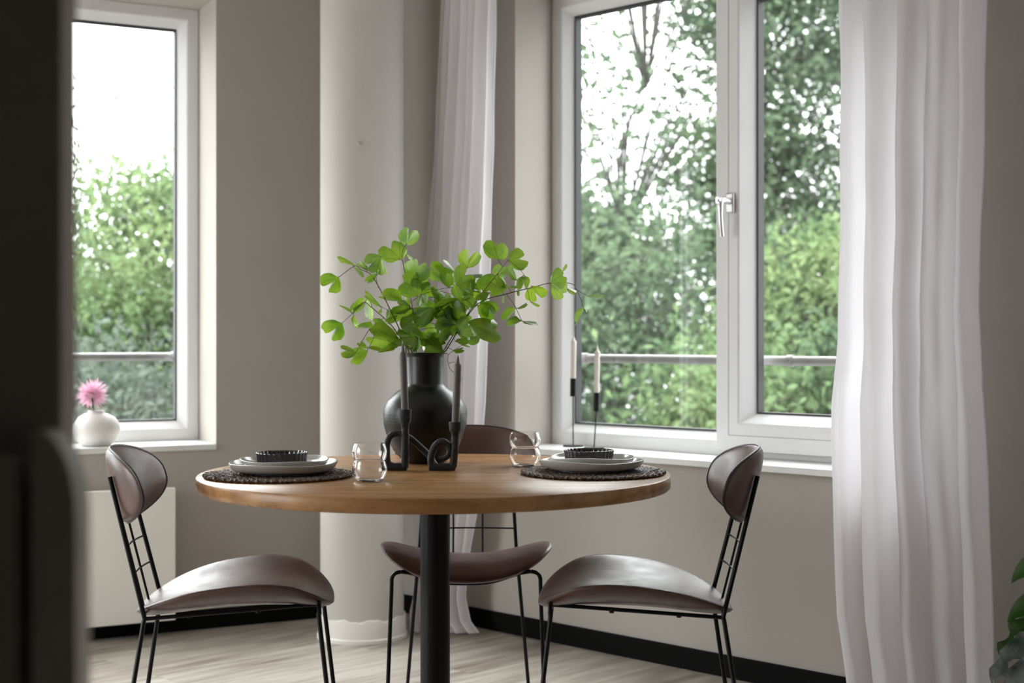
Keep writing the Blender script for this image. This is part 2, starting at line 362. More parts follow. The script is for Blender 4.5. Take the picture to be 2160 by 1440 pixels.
# handle
hd = MB().box(-.016, .016, -.010, 0, -.034, .034).build('handle', M['nickel'], w1, bevel=.006, loc=(.648, .167, 1.55))
MB().tube(smooth_path([(0,-.006,.004),(0,-.045,.006),(.0,-.058,-.004),(0,-.060,-.03),(0,-.057,-.075),(0,-.050,-.115)], 5), [.011]*6+[.0095]*10+[.008]*10, 12).build('lever', M['nickel'], hd)
MB().tube([(-.0,-.058,.004),(0,-.075,.004)], .006, 12).add([(0,-.07,.014),(0,-.088,.014),(0,-.088,-.006),(0,-.07,-.006),(.002,-.07,.014),(.002,-.088,.014),(.002,-.088,-.006),(.002,-.07,-.006)], [(0,1,2,3),(7,6,5,4),(0,4,5,1),(1,5,6,2),(2,6,7,3),(3,7,4,0)]).build('key', M['nickel'], hd)
w2o = empty('window_1', WL[1], WL[0], kind='structure')
mitre_frame(LU0+.001, LU1-.001, ZB, ZT+.0, .042, .25, .34, .034, .042).build('frame', M['pvc'], w2o, smooth=False, bevel=.002)
pane_obj(LU0+.07, LU1-.068, ZB+.068, ZT-.068, .296, w2o); gasket(LU0+.078, LU1-.076, ZB+.076, ZT-.076, .296, w2o)
tag(MB().box(LU0, LU1, -.008, .255, ZB-.022, ZB).build('window_sill', M['sill'], w2o, bevel=.003), label='white window sill')

w3 = empty('added_door_1', WL[1], WL[0], kind='structure')  # added door in the left wall, out of view, lifts floor and walls
mitre_frame(DU0+.001, DU1-.001, DZ0+.001, ZT-.001, .07, .25, .34, .034, .042).build('frame', M['pvc'], w3, smooth=False)
pane_obj(DU0+.1, DU1-.1, DZ0+.1, ZT-.1, .296, w3)
w4 = empty('added_door_2', WF[1], WF[0], kind='structure')  # added wide door in the far wall, out of view, brings in side light
mitre_frame(SU0+.001, SU1-.001, SZ0+.001, ZT-.001, .05, .12, .2, .03, .03).build('frame', M['pvc'], w4, smooth=False)
pane_obj(SU0+.07, SU1-.07, SZ0+.07, ZT-.07, .155, w4)
# hand rails across the windows outside
def rail(W, u0, u1, n, z, sl, label):
    o = empty('handrail', w2(W, 0, 0), W[0], label=label, cat='handrail', group='window guard rails')
    MB().tube([(u0+.01, n, z), (u1-.01, n, z)], .0165, 16).build('rail', M['metalrail'], o)
    for u, s in ((u0, 1), (u1, -1)):
        sv = MB().tube([(u+s*.004, n, z), (u+s*.075, n, z)], .0205, 16).build('sleeve', M['metalrail'], o)
        fl = MB().box(min(u, u+s*.006), max(u, u+s*.006), n-.02, n+.02, z-.055, z+.055).build('flange', M['metalrail'], o, bevel=.003)
        for dz in (-.04, .04):
            MB().tube([(u+s*.005, n, z+dz), (u+s*.012, n, z+dz)], .007, 8).build('bolt', M['metalrail'], fl)
    if sl: MB().tube([(sl, n, z), (sl+.02, n, z)], .0205, 16).build('collar', M['metalrail'], o)
rail(WR, RU0, RU1, .325, 1.018, .77, 'grey metal hand rail outside the two-part window at right')
rail(WL, LU0, LU1, .385, 1.022, None, 'grey metal hand rail outside the single left window behind the white vase')

# column -----------------------------------------------------------
cx, cy = -.552, 5.24
col = empty('column', (cx, cy, 0), label='round off-white painted column with a pale base ring beside the dark corner', cat='column')
MB().lathe([(.153, .0), (.153, ZC)], 96).build('shaft', M['colpaint'], col)
def ragged(r, z, a): return (r, z + (.004*math.sin(a*9)+.003*math.sin(a*23+1) if z > .07 else 0))
MB().lathe([(.1545,0),(.166,0),(.166,.012),(.1615,.017),(.160,.078),(.1545,.081)], 120, mod=ragged).build('base_ring', pmat('base_vinyl', (.86,.84,.81), (.84,.82,.79), .35, 5), col)
MB().tube(smooth_path([(0,-.150,0),(0,-.160,0),(.002,-.163,-.006),(.006,-.160,-.010)],4), .0028, 8).build('hook', M['colpaint'], col).location = (0,0,CAMH+(716-302)/F*5.1)

# radiator
ru1 = hit(WL, 371, -.1)
rad = empty('radiator', w2(WL, ru1-.75, 0), WL[0], label='flat cream panel radiator under the left window', cat='radiator')
MB().box(-.75, .75, -.100, -.084, .06, .547).build('front_panel', M['radiator'], rad, bevel=.004)
MB().box(-.745, .745, -.028, -.014, .07, .53).build('back_panel', M['radiator'], rad, bevel=.003)
MB().box(-.748, .748, -.084, -.02, .525, .533).build('top_grille', M['radiator'], rad)
MB().box(.742, .748, -.084, -.02, .07, .525).build('side_cover', M['radiator'], rad); MB().box(-.748, -.742, -.084, -.02, .07, .525).build('side_cover', M['radiator'], rad)
MB().box(-.5, -.46, -.02, -.0005, .2, .45).build('bracket', M['radiator'], rad); MB().box(.46, .5, -.02, -.0005, .2, .45).build('bracket', M['radiator'], rad)

# ------------------------------------------------------------------ foreground doorway and cabinet
tag(MB().box(B.x+.001, -.3546, 1.12, 1.16, 0, ZC).build('wall_front', M['dark'], smooth=False), kind='structure')
cb = empty('cabinet', (-.62, 1.1, 0), label='dark grey cabinet, very close and blurred at the left edge', cat='cabinet')
def rbox(x0, x1, y0, y1, z1, r):
    pts = [(x0, 0), (x1, 0)]+[(x1-r+r*math.cos(a), z1-r*2.4+r*2.4*math.sin(a)) for a in [PI/2*i/8 for i in range(9)]]+[(x0, z1)]
    n = len(pts); return MB().add([(x, y0, z) for x, z in pts]+[(x, y1, z) for x, z in pts], [tuple(range(n)), tuple(range(2*n-1, n-1, -1))]+[(i, i+n, (i+1)%n+n, (i+1)%n) for i in range(n)])
rbox(.62-.365, .62-.331, -.02, .015, 1.02, .028).build('side_panel', pmat('grey_panel', (.50,.46,.43)), cb, smooth=False)
rbox(-.4, .62-.377, -.02, .015, 1.0, .01).build('door', pmat('grey_door', (.40,.37,.345)), cb, smooth=False)
MB().box(-.4, .62-.345, .0151, .0185, 0, .98).build('carcass', pmat('dark_carcass', (.18,.165,.15)), cb, smooth=False)

# ------------------------------------------------------------------ curtains
def curtain(name, edgesL, edgesR, folds, amp, label, sd, ztop=2.66, zbot=.012, skew=0., ripple=.0, creases=()):
    """edges: lists of (z, u, n) in right-wall coordinates; folds: widths of successive folds"""
    rr = random.Random(sd); NS = 150; NZ = 230; fw = np.cumsum([0]+folds); fw = fw/fw[-1]
    def ev(E, z):
        E = sorted(E); zz = [e[0] for e in E]
        return np.interp(z, zz, [e[1] for e in E]), np.interp(z, zz, [e[2] for e in E])
    ph = [rr.uniform(0, 6) for _ in range(12)]
    rows = []
    for i in range(NZ+1):
        z = zbot+(ztop-zbot)*i/NZ; ul, nl = ev(edgesL, z); ur, nr = ev(edgesR, z); row = []
        for j in range(NS+1):
            s = j/NS
            sd2 = s + .018*math.sin(z*1.7+ph[0]+s*5)*math.sin(PI*s)
            k = float(np.interp(min(max(sd2,0),1), fw, range(len(fw))))
            am = amp*(.75+.35*math.sin(k*2.1+ph[1]+z*.5))
            off = am*math.sin(k*PI*2) + .22*am*math.sin(k*PI*4+ph[2]+z*.8)
            off += ripple*math.sin(z*6+s*9+ph[3])*math.sin(z*2.3+ph[4]) + ripple*.5*math.sin(z*15+s*31+ph[5])
            for zc, sg in creases: off += .0028*sg*math.exp(-((z-zc-.02*math.sin(s*9+zc))/.011)**2)*(.5+.5*math.sin(s*13+zc*7))
            du = .30*amp*math.cos(k*PI*2)*(ur-ul)/.45
            row.append(w2(WR, ul+(ur-ul)*s+du, nl+(nr-nl)*s+off, z))
        rows.append(row)
    o = MB().grid(rows).build(name, M['linen'], sharp=0)
    # stitched side hem
    h = MB().tube([r[0] for r in rows], .0022, 6).build('hem', M['linen'], o)
    MB().tube([r[-1] for r in rows], .0022, 6).build('hem', M['linen'], o)
    return tag(o, label, 'curtain', 'white linen curtains')
def z_at(py, Y): return CAMH-(py-HOR)/F*Y
def edge(lst, n):
    out = []
    for px, py, nn in lst:
        u = hit(WR, px, nn); p = w2(WR, u, nn); out.append((z_at(py, p.y), u, nn))
    return out
curtain('curtain', edge([(932,0,-.17),(916,300,-.17),(897,560,-.17),(900,900,-.19),(893,1150,-.22),(862,1290,-.27),(864,1345,-.29)], 0),
        edge([(1045,0,-.12),(1041,300,-.12),(1033,500,-.12),(1027,700,-.12),(1020,860,-.12),(1003,1090,-.12),(985,1200,-.12),(980,1260,-.12),(990,1310,-.12),(1016,1345,-.12)], 0),
        [1,.8,1,.7,1,1.2], .022, 'narrow white curtain hanging between the column and the window', 3, ripple=.003)
curtain('curtain', edge([(1768,0,-.12),(1768,500,-.12),(1762,720,-.12),(1752,850,-.12),(1755,1100,-.13),(1762,1300,-.14),(1790,1480,-.15)], 0),
        edge([(2068,0,-.16),(2062,300,-.16),(2052,650,-.16),(2062,850,-.16),(2082,1200,-.17),(2086,1400,-.17)], 0),
        [.5,1.7,1.0,1.3,1.1], .050, 'wide white curtain at the right side of the large window', 11, ripple=.005, creases=((1.71,1),(1.27,1),(.97,-1),(.55,1)))
trk = MB()
a0, a1 = w2(WR, -.8, -.15, ZC-.02), w2(WR, 1.9, -.15, ZC-.02)
tag(MB().box(-.66, 1.9, -.17, -.13, ZC-.028, ZC-.001).build('curtain_track', M['pvc'], loc=WR[1], rz=WR[0]), 'white curtain track along the ceiling over the right wall', 'curtain track')

# ------------------------------------------------------------------ table
TX, TY, TZ = -.197, 3.645, .75
tb = empty('dining_table', (TX, TY, 0), label='round oak dining table on a thick black pedestal', cat='table')
MB().lathe([(0,-.035),(.596,-.035),(.600,-.031),(.600,-.003),(.597,0),(0,0)], 160, (0,0,TZ)).build('tabletop', M['oak'], tb, sharp=50)
MB().lathe([(.038,.012),(.038,.708)], 48).build('pedestal', M['black'], tb)
MB().lathe([(0,.7),(.16,.7),(.16,.7145),(0,.7145)], 48).build('top_plate', M['black'], tb)
MB().lathe([(0,0),(.28,0),(.28,.006),(.27,.012),(0,.014)], 96).build('base_plate', M['black'], tb)

# ------------------------------------------------------------------ chairs
def pad(outline, surf, t_front, t_back, nr=14, na=72):
    """cushion: closed shell around a curved sheet, thickest in the middle"""
    rows = []
    def pt(r, a, s):
        x, y = outline(r, a); p, n = surf(x, y)
        e = math.sqrt(max(0, 1-r**5)); return Vector(p)+Vector(n)*((t_front if s > 0 else -t_back)*e)
    rr = [math.sin(PI/2*i/nr) for i in range(1, nr+1)]
    mb = MB(); A1 = [2*PI*j/na for j in range(na)]
    rows = [[pt(r, a, 1) for a in A1] for r in rr] + [[pt(r, a, -1) for a in A1] for r in rr[-2::-1]]
    mb.grid(rows, True, flip=True)
    c0 = len(mb.v); mb.v += [tuple(pt(0, 0, 1)), tuple(pt(0, 0, -1))]; last = (len(rows)-1)*na
    for j in range(na):
        k = (j+1) % na; mb.f.append((c0, j, k)); mb.f.append((c0+1, last+k, last+j))
    return mb, rows[nr-1]
def sgnpow(c, p): return math.copysign(abs(c)**p, c)
def chair_parts(root):
    # seat
    def so(r, a):
        n = 2.9; x = sgnpow(math.cos(a), 2/n)*.236*r; y = sgnpow(math.sin(a), 2/n)*.238*r
        x *= (.99+.12*(y/.238)-.06*(y/.238)**2); return x, y
    def ss(x, y):
        def z(x, y): return .464+.052*abs(x/.236)**2.2-.022*(y/.238)**2+.012*(y/.238)-(.012*max(0, y/.238-.6)/.4 if y > 0 else 0)
        e = .004; zx = (z(x+e,y)-z(x-e,y))/2/e; zy = (z(x,y+e)-z(x,y-e))/2/e
        return (x, y, z(x,y)), Vector((-zx,-zy,1)).normalized()
    mb, rim = pad(so, ss, .014, .024)
    st = mb.build('seat', M['leather'], root, sharp=0)
    mb2 = MB().tube([*rim, rim[0]], .0016, 8, caps=False); mb2.build('seam', M['leather'], st)
    def bo(r, a):
        n = 2.5 if math.sin(a) > 0 else 2.1; hx = .215
        return sgnpow(math.cos(a), 2/n)*hx*r, sgnpow(math.sin(a), 2/n)*(.090 if math.sin(a) > 0 else .092)*r
    def bs(x, q):
        y = -.284+.084*abs(x/.215)**2.0-.24*q; z = .737+q
        zx = .084*2*x/.215**2
        n = Vector((-zx, 1, .24)).normalized(); return (x, y, z), n
    mb, rim = pad(bo, bs, .011, .018)
    bk = mb.build('backrest', M['leather'], root, sharp=0)
    MB().tube([*rim, rim[0]], .0034, 8, caps=False).build('piping', M['piping'], bk)
    r = .0056
    for s in (-1, 1):
        MB().tube(smooth_path([(s*.214,.256,0),(s*.2015,.209,.40),(s*.2005,.206,.443),(s*.192,.2055,.459),(s*.175,.205,.464)], 6), r, 10).build('leg', M['black'], root)
        MB().tube([(s*.187,-.270,0),(s*.149,-.206,.424),(s*.148,-.2045,.43)], r, 10).build('leg', M['black'], root)
    fr = MB().tube(smooth_path([(-.175,.205,.464),(-.14,.205,.458),(-.07,.2048,.4365),(0,.2045,.432),(.07,.2048,.4365),(.14,.205,.458),(.175,.205,.464)], 6), r, 10)
    for s in (-1, 1): fr.tube([(s*.135,.203,.4545),(s*.147,-.204,.430)], .0048, 10)
    fr.tube([(.147*t, -.204-.015*(1-t*t), .43) for t in [-1,-.75,-.5,-.25,0,.25,.5,.75,1]], .0048, 10)
    for s in (-1, 1):
        for y in (-.1, .06): fr.tube([(s*.139, y, .4385+.058*(y+.1)), (s*.139, y, .428+.058*(y+.1))], .006, 8)
    fr.build('seat_frame', M['black'], root)
    bf = MB()
    def back(x, z, w=None): w = w or .147-.019*(z-.43)/.335; return (x, -.204-.083*(z-.43)/.332-.015*(1-min(1, (x/w)**2)), z)
    for s in (-1, 1):
        bf.tube([back(s*.147,.43), back(s*.128,.765)], .0056, 10)
        bf.tube([back(s*.044,.43), back(s*.044,.657)], .003, 8)
    bf.build('back_frame', M['black'], root)
    cw = MB()
    for z in (.523, .590, .655):
        w = .147-.019*(z-.43)/.335
        cw.tube([Vector(back(w*t, z, w)) for t in [-1,-.75,-.5,-.25,0,.25,.5,.75,1]], .0024, 8)
    cw.build('cross_wire', M['black'], root)
G = 'brown leather chairs around the table'
ch = empty('dining_chair', (-.682, 3.53, 0), math.atan2(.114,.993)-PI/2, label='brown leather wire-frame chair at the left of the table, facing right', cat='chair', group=G)
chair_parts(ch)
copy_tree(ch, (.305, 3.535, 0), math.atan2(.05,-.9987)-PI/2, label='brown leather wire-frame chair at the right of the table, facing left', cat='chair', group=G)
copy_tree(ch, (-.128, 4.045, 0), PI+.02, label='brown leather wire-frame chair behind the table pedestal, facing the viewer', cat='chair', group=G)

# ------------------------------------------------------------------ place settings
def placemat_mesh(root):
    mb = MB(); r = .012
    while r < .186:
        n = max(14, int(2*PI*r/.0042)); k = round(2*PI*r/.011)
        rows = []
        ph = random.uniform(0, 6)
        for i in range(n+1):
            a = 2*PI*i/n; w = .0016*math.sin(a*k*1.0+ph); rad = .0050+.0016*math.sin(a*k*2+ph)+random.uniform(-.0005,.0005) if i < n else rows and rad0
            if i == 0: rad0 = rad
            rr = r+w
            rows.append([((rr+rad*math.cos(b))*math.cos(a), (rr+rad*math.cos(b))*math.sin(a), .0045+w*.5+rad*.8*math.sin(b)) for b in [2*PI*j/6 for j in range(6)]])
        mb.grid(rows, True); r += .0092
    return mb
def plate_mod(a1, a2, p):
    def f(r, z, a):
        k = min(1, (r/.10)**3); return (r*(1+k*(a1*math.cos(2*a+p)+a2*math.cos(3*a+p*2))), z+(.0022*k*math.sin(3*a+p)+.0016*k*math.sin(2*a+1+p) if z > .008 else 0))
    return f
def plate(name, R, h, loc, rz, label, p, cat):
    prof = [(0,.0),(R*.62,.0),(R*.66,.001),(R*.80,.0035),(R*.93,h*.35),(R*.985,h*.72),(R,h*.94),(R*.996,h),(R*.975,h*1.0),(R*.95,h*.80),(R*.90,h*.5),(R*.80,h*.34),(R*.6,h*.25),(0,h*.25)]
    P = smooth_path([(a, 0, b) for a, b in prof], 3); pr = [(max(q.x, 0), q.z) for q in P]; pr[0] = (0, 0); pr[-1] = (0, h*.25)
    o = MB().lathe(pr, 96, mod=plate_mod(.010, .008, p)).build(name, M['plate'], loc=loc, rz=rz, sharp=0)
    return tag(o, label, cat)
def bowl(loc, rz, label):
    R, h = .063, .031
    def rib(r, z, a): return (r + (.0009*math.cos(30*a)*min(1, (r/.05)**4)), z)
    pr = [(0,0),(R*.86,0),(R*.93,.001),(R*.955,.004),(R*.96,.014),(R*.975,.024),(R,.0285),(R,h),(R*.975,h+.0004),(R*.95,h-.003),(R*.93,.022),(R*.91,.008),(R*.86,.0045),(0,.004)]
    o = MB().lathe(pr, 240, mod=rib).build('bowl', M['bowl'], loc=loc, rz=rz, sharp=0)
    return tag(o, label, 'bowl', 'dark bowls')
def setting(x, y, side, px2, px3, rz):
    d = 'left' if side == 'left' else 'right'
    m = placemat_mesh(None).build('placemat', M['seagrass'], loc=(x, y, TZ+.0006), rz=rz)
    tag(m, 'round dark braided placemat at the %s side of the table' % d, 'placemat', 'placemats')
    z = TZ+.0100
    tag(plate('dinner_plate', .133, .027, (px2, y, z), rz, 'large grey dinner plate lying on the %s placemat' % d, 0.6 if d == 'left' else 2.2, 'plate'), group='dinner plates')
    tag(plate('side_plate', .108, .021, (px2+.002, y, z+.0135), rz+.8, 'smaller grey plate stacked on the %s dinner plate' % d, 1.4 if d == 'left' else 3.0, 'plate'), group='side plates')
    bowl((px3, y, z+.0195), rz, 'small black ribbed bowl on top of the %s plate stack' % d)
setting(-.58, 3.53, 'left', -.567, -.571, 0)
setting(.2055, 3.605, 'right', .2016, .195, 2.0)

# ------------------------------------------------------------------ glasses
def tumbler(loc, label, deep):
    pin = .0345 if deep else .0365
    out = smooth_path([(0,0,0),(.025,0,.0),(.033,0,.004),(.0405,0,.018),(.0425,0,.030),(.040,0,.041),(pin+.002,0,.0475),(pin,0,.0495),(pin+.002,0,.0515),(.041,0,.059),(.0430,0,.070),(.0405,0,.082),(.0375,0,.0890),(.0368,0,.0905)], 6)
    t = .0017; pr = [(q.x, q.z) for q in out]
    inn = []
    for q in reversed(out[8:]): inn.append((q.x-t, max(q.z, .004)))
    inn[0] = (inn[0][0]+.0004, inn[0][1]); pr += inn+[(0, .004)]; pr[0] = (0, 0)
    o = MB().lathe(pr, 72).build('drinking_glass', M['glass'], loc=loc, sharp=0)
    return tag(o, label, 'glass', 'wavy clear glasses')
tumbler((-.342, 3.42, TZ+.0005), 'wavy clear drinking glass next to the left placemat', False)
tumbler((.0345, 3.83, TZ+.0005), 'wavy clear drinking glass behind the right placemat, in front of a chair back', True)

# ------------------------------------------------------------------ vase and branches
VX, VY = -.240, 3.93
prof = [(0,0),(.050,0),(.054,.002),(.066,.010),(.088,.035),(.104,.068),(.114,.105),(.1165,.135),(.1145,.152),(.104,.172),(.084,.192),(.062,.207),(.0535,.213),(.0515,.219),(.0518,.29),(.0525,.298),(.0565,.3015),(.0565,.3035),(.052,.3035),(.049,.299),(.0485,.218),(.06,.205),(.1,.17),(.111,.135),(.08,.04),(.04,.01),(0,.008)]
vs = empty('vase', (VX, VY, TZ+.0004), label='large black round-bellied vase with a straight neck in the middle of the table', cat='vase')
MB().lathe(prof, 96).build('body', M['vase'], vs, sharp=60)

P7 = lambda x, y: (660+x/4.5, 460+y/4.5)
P8 = lambda x, y: (960+x/4.5, 480+y/4.5)
LEAF_UV = []
def leaf(mb, uv, Bp, tip, proj, notch=.35, seed=0, wf=1.0, dy=0.):
    """fan leaf with two lobes; proj = visible half spread in degrees"""
    rr = random.Random(seed); D = (tip-Bp); L = D.length*(1.38 if proj > 30 else 1.12); D = (D+Vector((0, dy*L, 0))).normalized()*1.0
    full = math.radians(max(62, proj*1.3)); c = min(1, math.tan(math.radians(min(proj, 78)))/math.tan(min(full/1.22, math.radians(80))))
    phi = math.acos(c)*(1 if rr.random() < .5 else -1)
    S = D.cross(Vector((0,1,0))).normalized(); N = S.cross(D).normalized()
    S2 = S*math.cos(phi)+N*math.sin(phi); N2 = S2.cross(D).normalized()
    na, nr = 30, 8; o = len(mb.v); fold = rr.uniform(-.15, .30); curl = rr.uniform(-.12, .22); p1 = rr.uniform(0, 6)
    for i in range(nr+1):
        r = i/nr
        for j in range(na+1):
            q = 2*j/na-1; a = q*full
            R = 1.03-.10*abs(q)**3+.045*math.sin(a*6+p1)+.018*math.sin(a*19+p1*2)-1.3*notch*math.exp(-(q/.12)**2)
            R *= (1-.62*(max(0, abs(q)-.5)/.5)**2.2)
            x = math.sin(a)*R*r*L*wf; y = math.cos(a)*R*r*L
            h = L*(fold*abs(q)*r*.6 + curl*r*r + .028*r*r*math.sin(a*5+p1) - .02*math.exp(-(q/.1)**2)*r)
            mb.v.append(tuple(Bp+D*y+S2*x+N2*h)); uv.append((j/na, r))
    n = na+1
    for i in range(nr):
        for j in range(na): mb.f.append((o+i*n+j, o+i*n+j+1, o+(i+1)*n+j+1, o+(i+1)*n+j))
# stems: (name-ish, crop, points, depth offset at tip)
ST = [(P7, [(900,1330),(870,1170),(740,880),(570,560),(460,490),(395,455),(245,562)], -.05),
      (P7, [(990,1330),(985,1120),(945,860),(915,680),(845,360),(890,245)], .06),
      (P7, [(930,1330),(800,1090),(700,970),(560,850),(480,800),(375,905),(278,995)], .04),
      (P7, [(960,1330),(840,1180),(700,1080),(560,1050),(500,1110),(410,1275)], -.08),
      (P7, [(1200,1330),(1240,1260),(1350,1080),(1470,910),(1590,730),(1750,530),(1850,400)], -.06),
      (P7, [(1180,1330),(1260,1260),(1390,1050),(1570,810),(1830,720),(2075,660),(2255,615),(2450,620),(2510,680),(2610,740)], .03),
      (P7, [(1100,1330),(1250,1060),(1330,900),(1370,620),(1465,470),(1520,350)], .10)]
EX = {5: [[(2510,680),(2570,850)], [(1840,725),(1920,840),(1980,970)]], 4: [[(1850,400),(1960,480),(2030,580)], [(1800,460),(1760,400),(1755,390)]], 3: [[(560,1050),(580,1120),(520,1250)]],
      1: [[(915,680),(960,595)], [(940,790),(1030,725)], [(935,860),(860,790)]], 0: [[(620,660),(600,520),(650,365)], [(730,880),(645,840)]], 2: [[(560,850),(540,760)]],
      6: [[(1290,1290),(1280,1350),(1310,1440),(1400,1500)]]}
S3 = []
for k, (fn, pts, dt) in enumerate(ST):
    n = len(pts); out = []
    for i, (x, y) in enumerate(pts):
        t = max(0, (i-1)/(n-2)); px, py = P7(x, y); out.append(at(px, py, VY+dt*t + .015*math.sin(i*2+k)))
    S3.append([Vector((VX+.012*math.cos(k), VY+.012*math.sin(k*2), TZ+.08))]+out)
# (branch, base, tip, visible half spread, notch) in enlarged-crop pixels; 7 / 8 picks the crop
LV = [
(0,7,(245,562),(150,655),52,.5),(0,7,(395,455),(255,392),14,.2),(0,7,(385,460),(472,550),18,.2),(0,7,(520,500),(425,440),22,.2),(0,7,(650,362),(528,420),46,.35),
(0,7,(645,380),(715,512),22,.2),(0,7,(610,545),(585,440),34,.3),(0,7,(600,530),(520,612),24,.2),(0,7,(645,845),(520,712),20,.15),(0,7,(650,860),(640,900),30,.2),(0,7,(800,930),(700,980),22,.3),
(1,7,(825,395),(748,268),64,.25),(1,7,(885,250),(925,138),66,.3),(1,7,(870,325),(942,376),16,.1),(1,7,(960,595),(1015,452),66,.3),(1,7,(1030,725),(1045,800),66,.3),
(1,7,(855,785),(655,765),24,.15),(1,7,(935,865),(820,810),40,.3),(1,7,(840,1045),(935,985),60,.25),(1,7,(955,880),(760,985),24,.15),(1,7,(1000,870),(900,920),40,.3),
(2,7,(278,995),(190,1100),52,.5),(2,7,(380,905),(498,815),26,.15),(2,7,(375,905),(262,832),9,.1),(2,7,(385,915),(440,1028),13,.1),(2,7,(525,750),(542,945),13,.1),(2,7,(740,1085),(615,1005),34,.3),
(2,7,(590,1038),(445,1058),11,.1),(2,7,(470,810),(360,870),22,.1),(2,7,(700,960),(720,870),24,.2),
(3,7,(410,1275),(300,1270),38,.3),(3,7,(520,1255),(400,1345),36,.3),(3,7,(515,1235),(450,1175),28,.2),(3,7,(520,1232),(632,1255),14,.1),(3,7,(815,1185),(600,1115),38,.25),
(3,7,(810,1205),(640,1228),13,.1),(3,7,(840,1180),(740,1090),30,.2),(3,7,(850,1200),(730,1240),22,.2),
(1,7,(960,1270),(880,1090),30,.2),(1,7,(985,1280),(1000,1135),30,.2),(6,7,(1060,1265),(1080,1140),26,.2),(6,7,(1240,1285),(1125,1200),40,.25),(6,7,(1260,1190),(1130,1130),38,.25),(6,7,(1215,1200),(1095,1080),40,.25),
(6,7,(1330,1020),(1175,875),26,.1),(6,7,(1325,1005),(1205,1065),52,.3),(6,7,(1120,890),(1370,780),18,.1),(6,7,(1150,850),(1000,905),38,.3),(6,7,(1285,830),(1325,975),42,.3),
(6,7,(1275,590),(1130,520),38,.2),(6,7,(1350,510),(1245,540),46,.3),(6,7,(1345,500),(1248,412),12,.1),(6,7,(1285,775),(1165,640),18,.1),(6,7,(1190,960),(1010,850),26,.2),(6,7,(1440,960),(1320,870),44,.25),
(6,8,(0,555),(-10,440),14,.1),(6,8,(115,382),(160,262),62,.45),(6,8,(30,465),(238,425),9,.05),(6,8,(110,500),(40,510),40,.3),(6,8,(170,640),(70,560),46,.3),(6,8,(240,610),(208,455),14,.1),(6,8,(240,620),(205,520),22,.1),
(4,8,(405,302),(398,160),60,.2),(4,8,(503,316),(635,290),55,.35),(4,8,(405,450),(440,385),80,.1),(4,8,(590,505),(545,365),26,.1),(4,8,(415,455),(350,600),58,.2),(4,8,(635,470),(640,555),74,.35),
(4,8,(95,680),(130,760),80,.35),(4,8,(210,740),(345,790),46,.2),(4,8,(120,895),(350,930),36,.12),(4,8,(60,720),(-10,570),26,.1),(4,8,(330,620),(245,680),32,.2),(4,8,(470,640),(450,715),16,.1),(4,8,(440,560),(490,545),30,.2),
(5,8,(728,552),(790,650),58,.5),(5,8,(905,527),(1010,470),56,.15),(5,8,(915,535),(1010,610),48,.15),(5,8,(1060,570),(1138,620),30,.1),(5,8,(1015,420),(1055,355),20,.05),(5,8,(1258,650),(1396,656),10,.1),
(5,8,(1222,765),(1168,908),15,.1),(5,8,(1222,765),(1256,790),20,.1),(5,8,(575,760),(497,885),18,.1),(5,8,(590,765),(682,722),18,.1),(5,8,(632,882),(512,940),24,.15),(5,8,(632,885),(768,900),16,.1),
(5,8,(605,590),(612,642),24,.1),(5,8,(712,700),(788,745),14,.1),(5,8,(500,570),(620,580),14,.1),(5,8,(300,700),(330,800),40,.3),
(5,8,(10,960),(115,1040),40,.2),(5,8,(60,930),(140,1010),34,.2),(5,8,(120,962),(188,1058),18,.1),(5,8,(0,1080),(128,1105),26,.2),(4,8,(-20,1165),(72,1150),26,.2),(4,8,(-60,900),(40,860),40,.3),(4,8,(-90,1000),(-10,940),44,.3),
(6,7,(1345,1370),(1412,1385),10,.1),(3,7,(900,1240),(980,1255),20,.1),(6,7,(1400,1500),(1412,1528),20,.1),
]
_f = random.Random(21)
for _ in range(26):      # short inner leaves filling the middle of the bunch
    bx, by = _f.uniform(885, 1500), _f.uniform(640, 1240); an = math.atan2(by-1350, bx-1120)+_f.uniform(-1.1, 1.1); le = _f.uniform(90, 150)
    LV.append((_f.choice((1,6,6,4)), 7, (bx, by), (bx+le*math.cos(an), by+le*math.sin(an)), _f.choice((24,38,50,60)), .3))
BL = ['ginkgo branch leaning far left with one hanging end leaf', 'upright ginkgo branch with the tallest leaf on top', 'ginkgo branch reaching left just below the longest one', 'low ginkgo branch drooping to the left over the vase rim',
      'ginkgo branch rising right with dark leaves', 'longest ginkgo branch reaching far right to the window', 'dense ginkgo branch in the middle of the bunch']
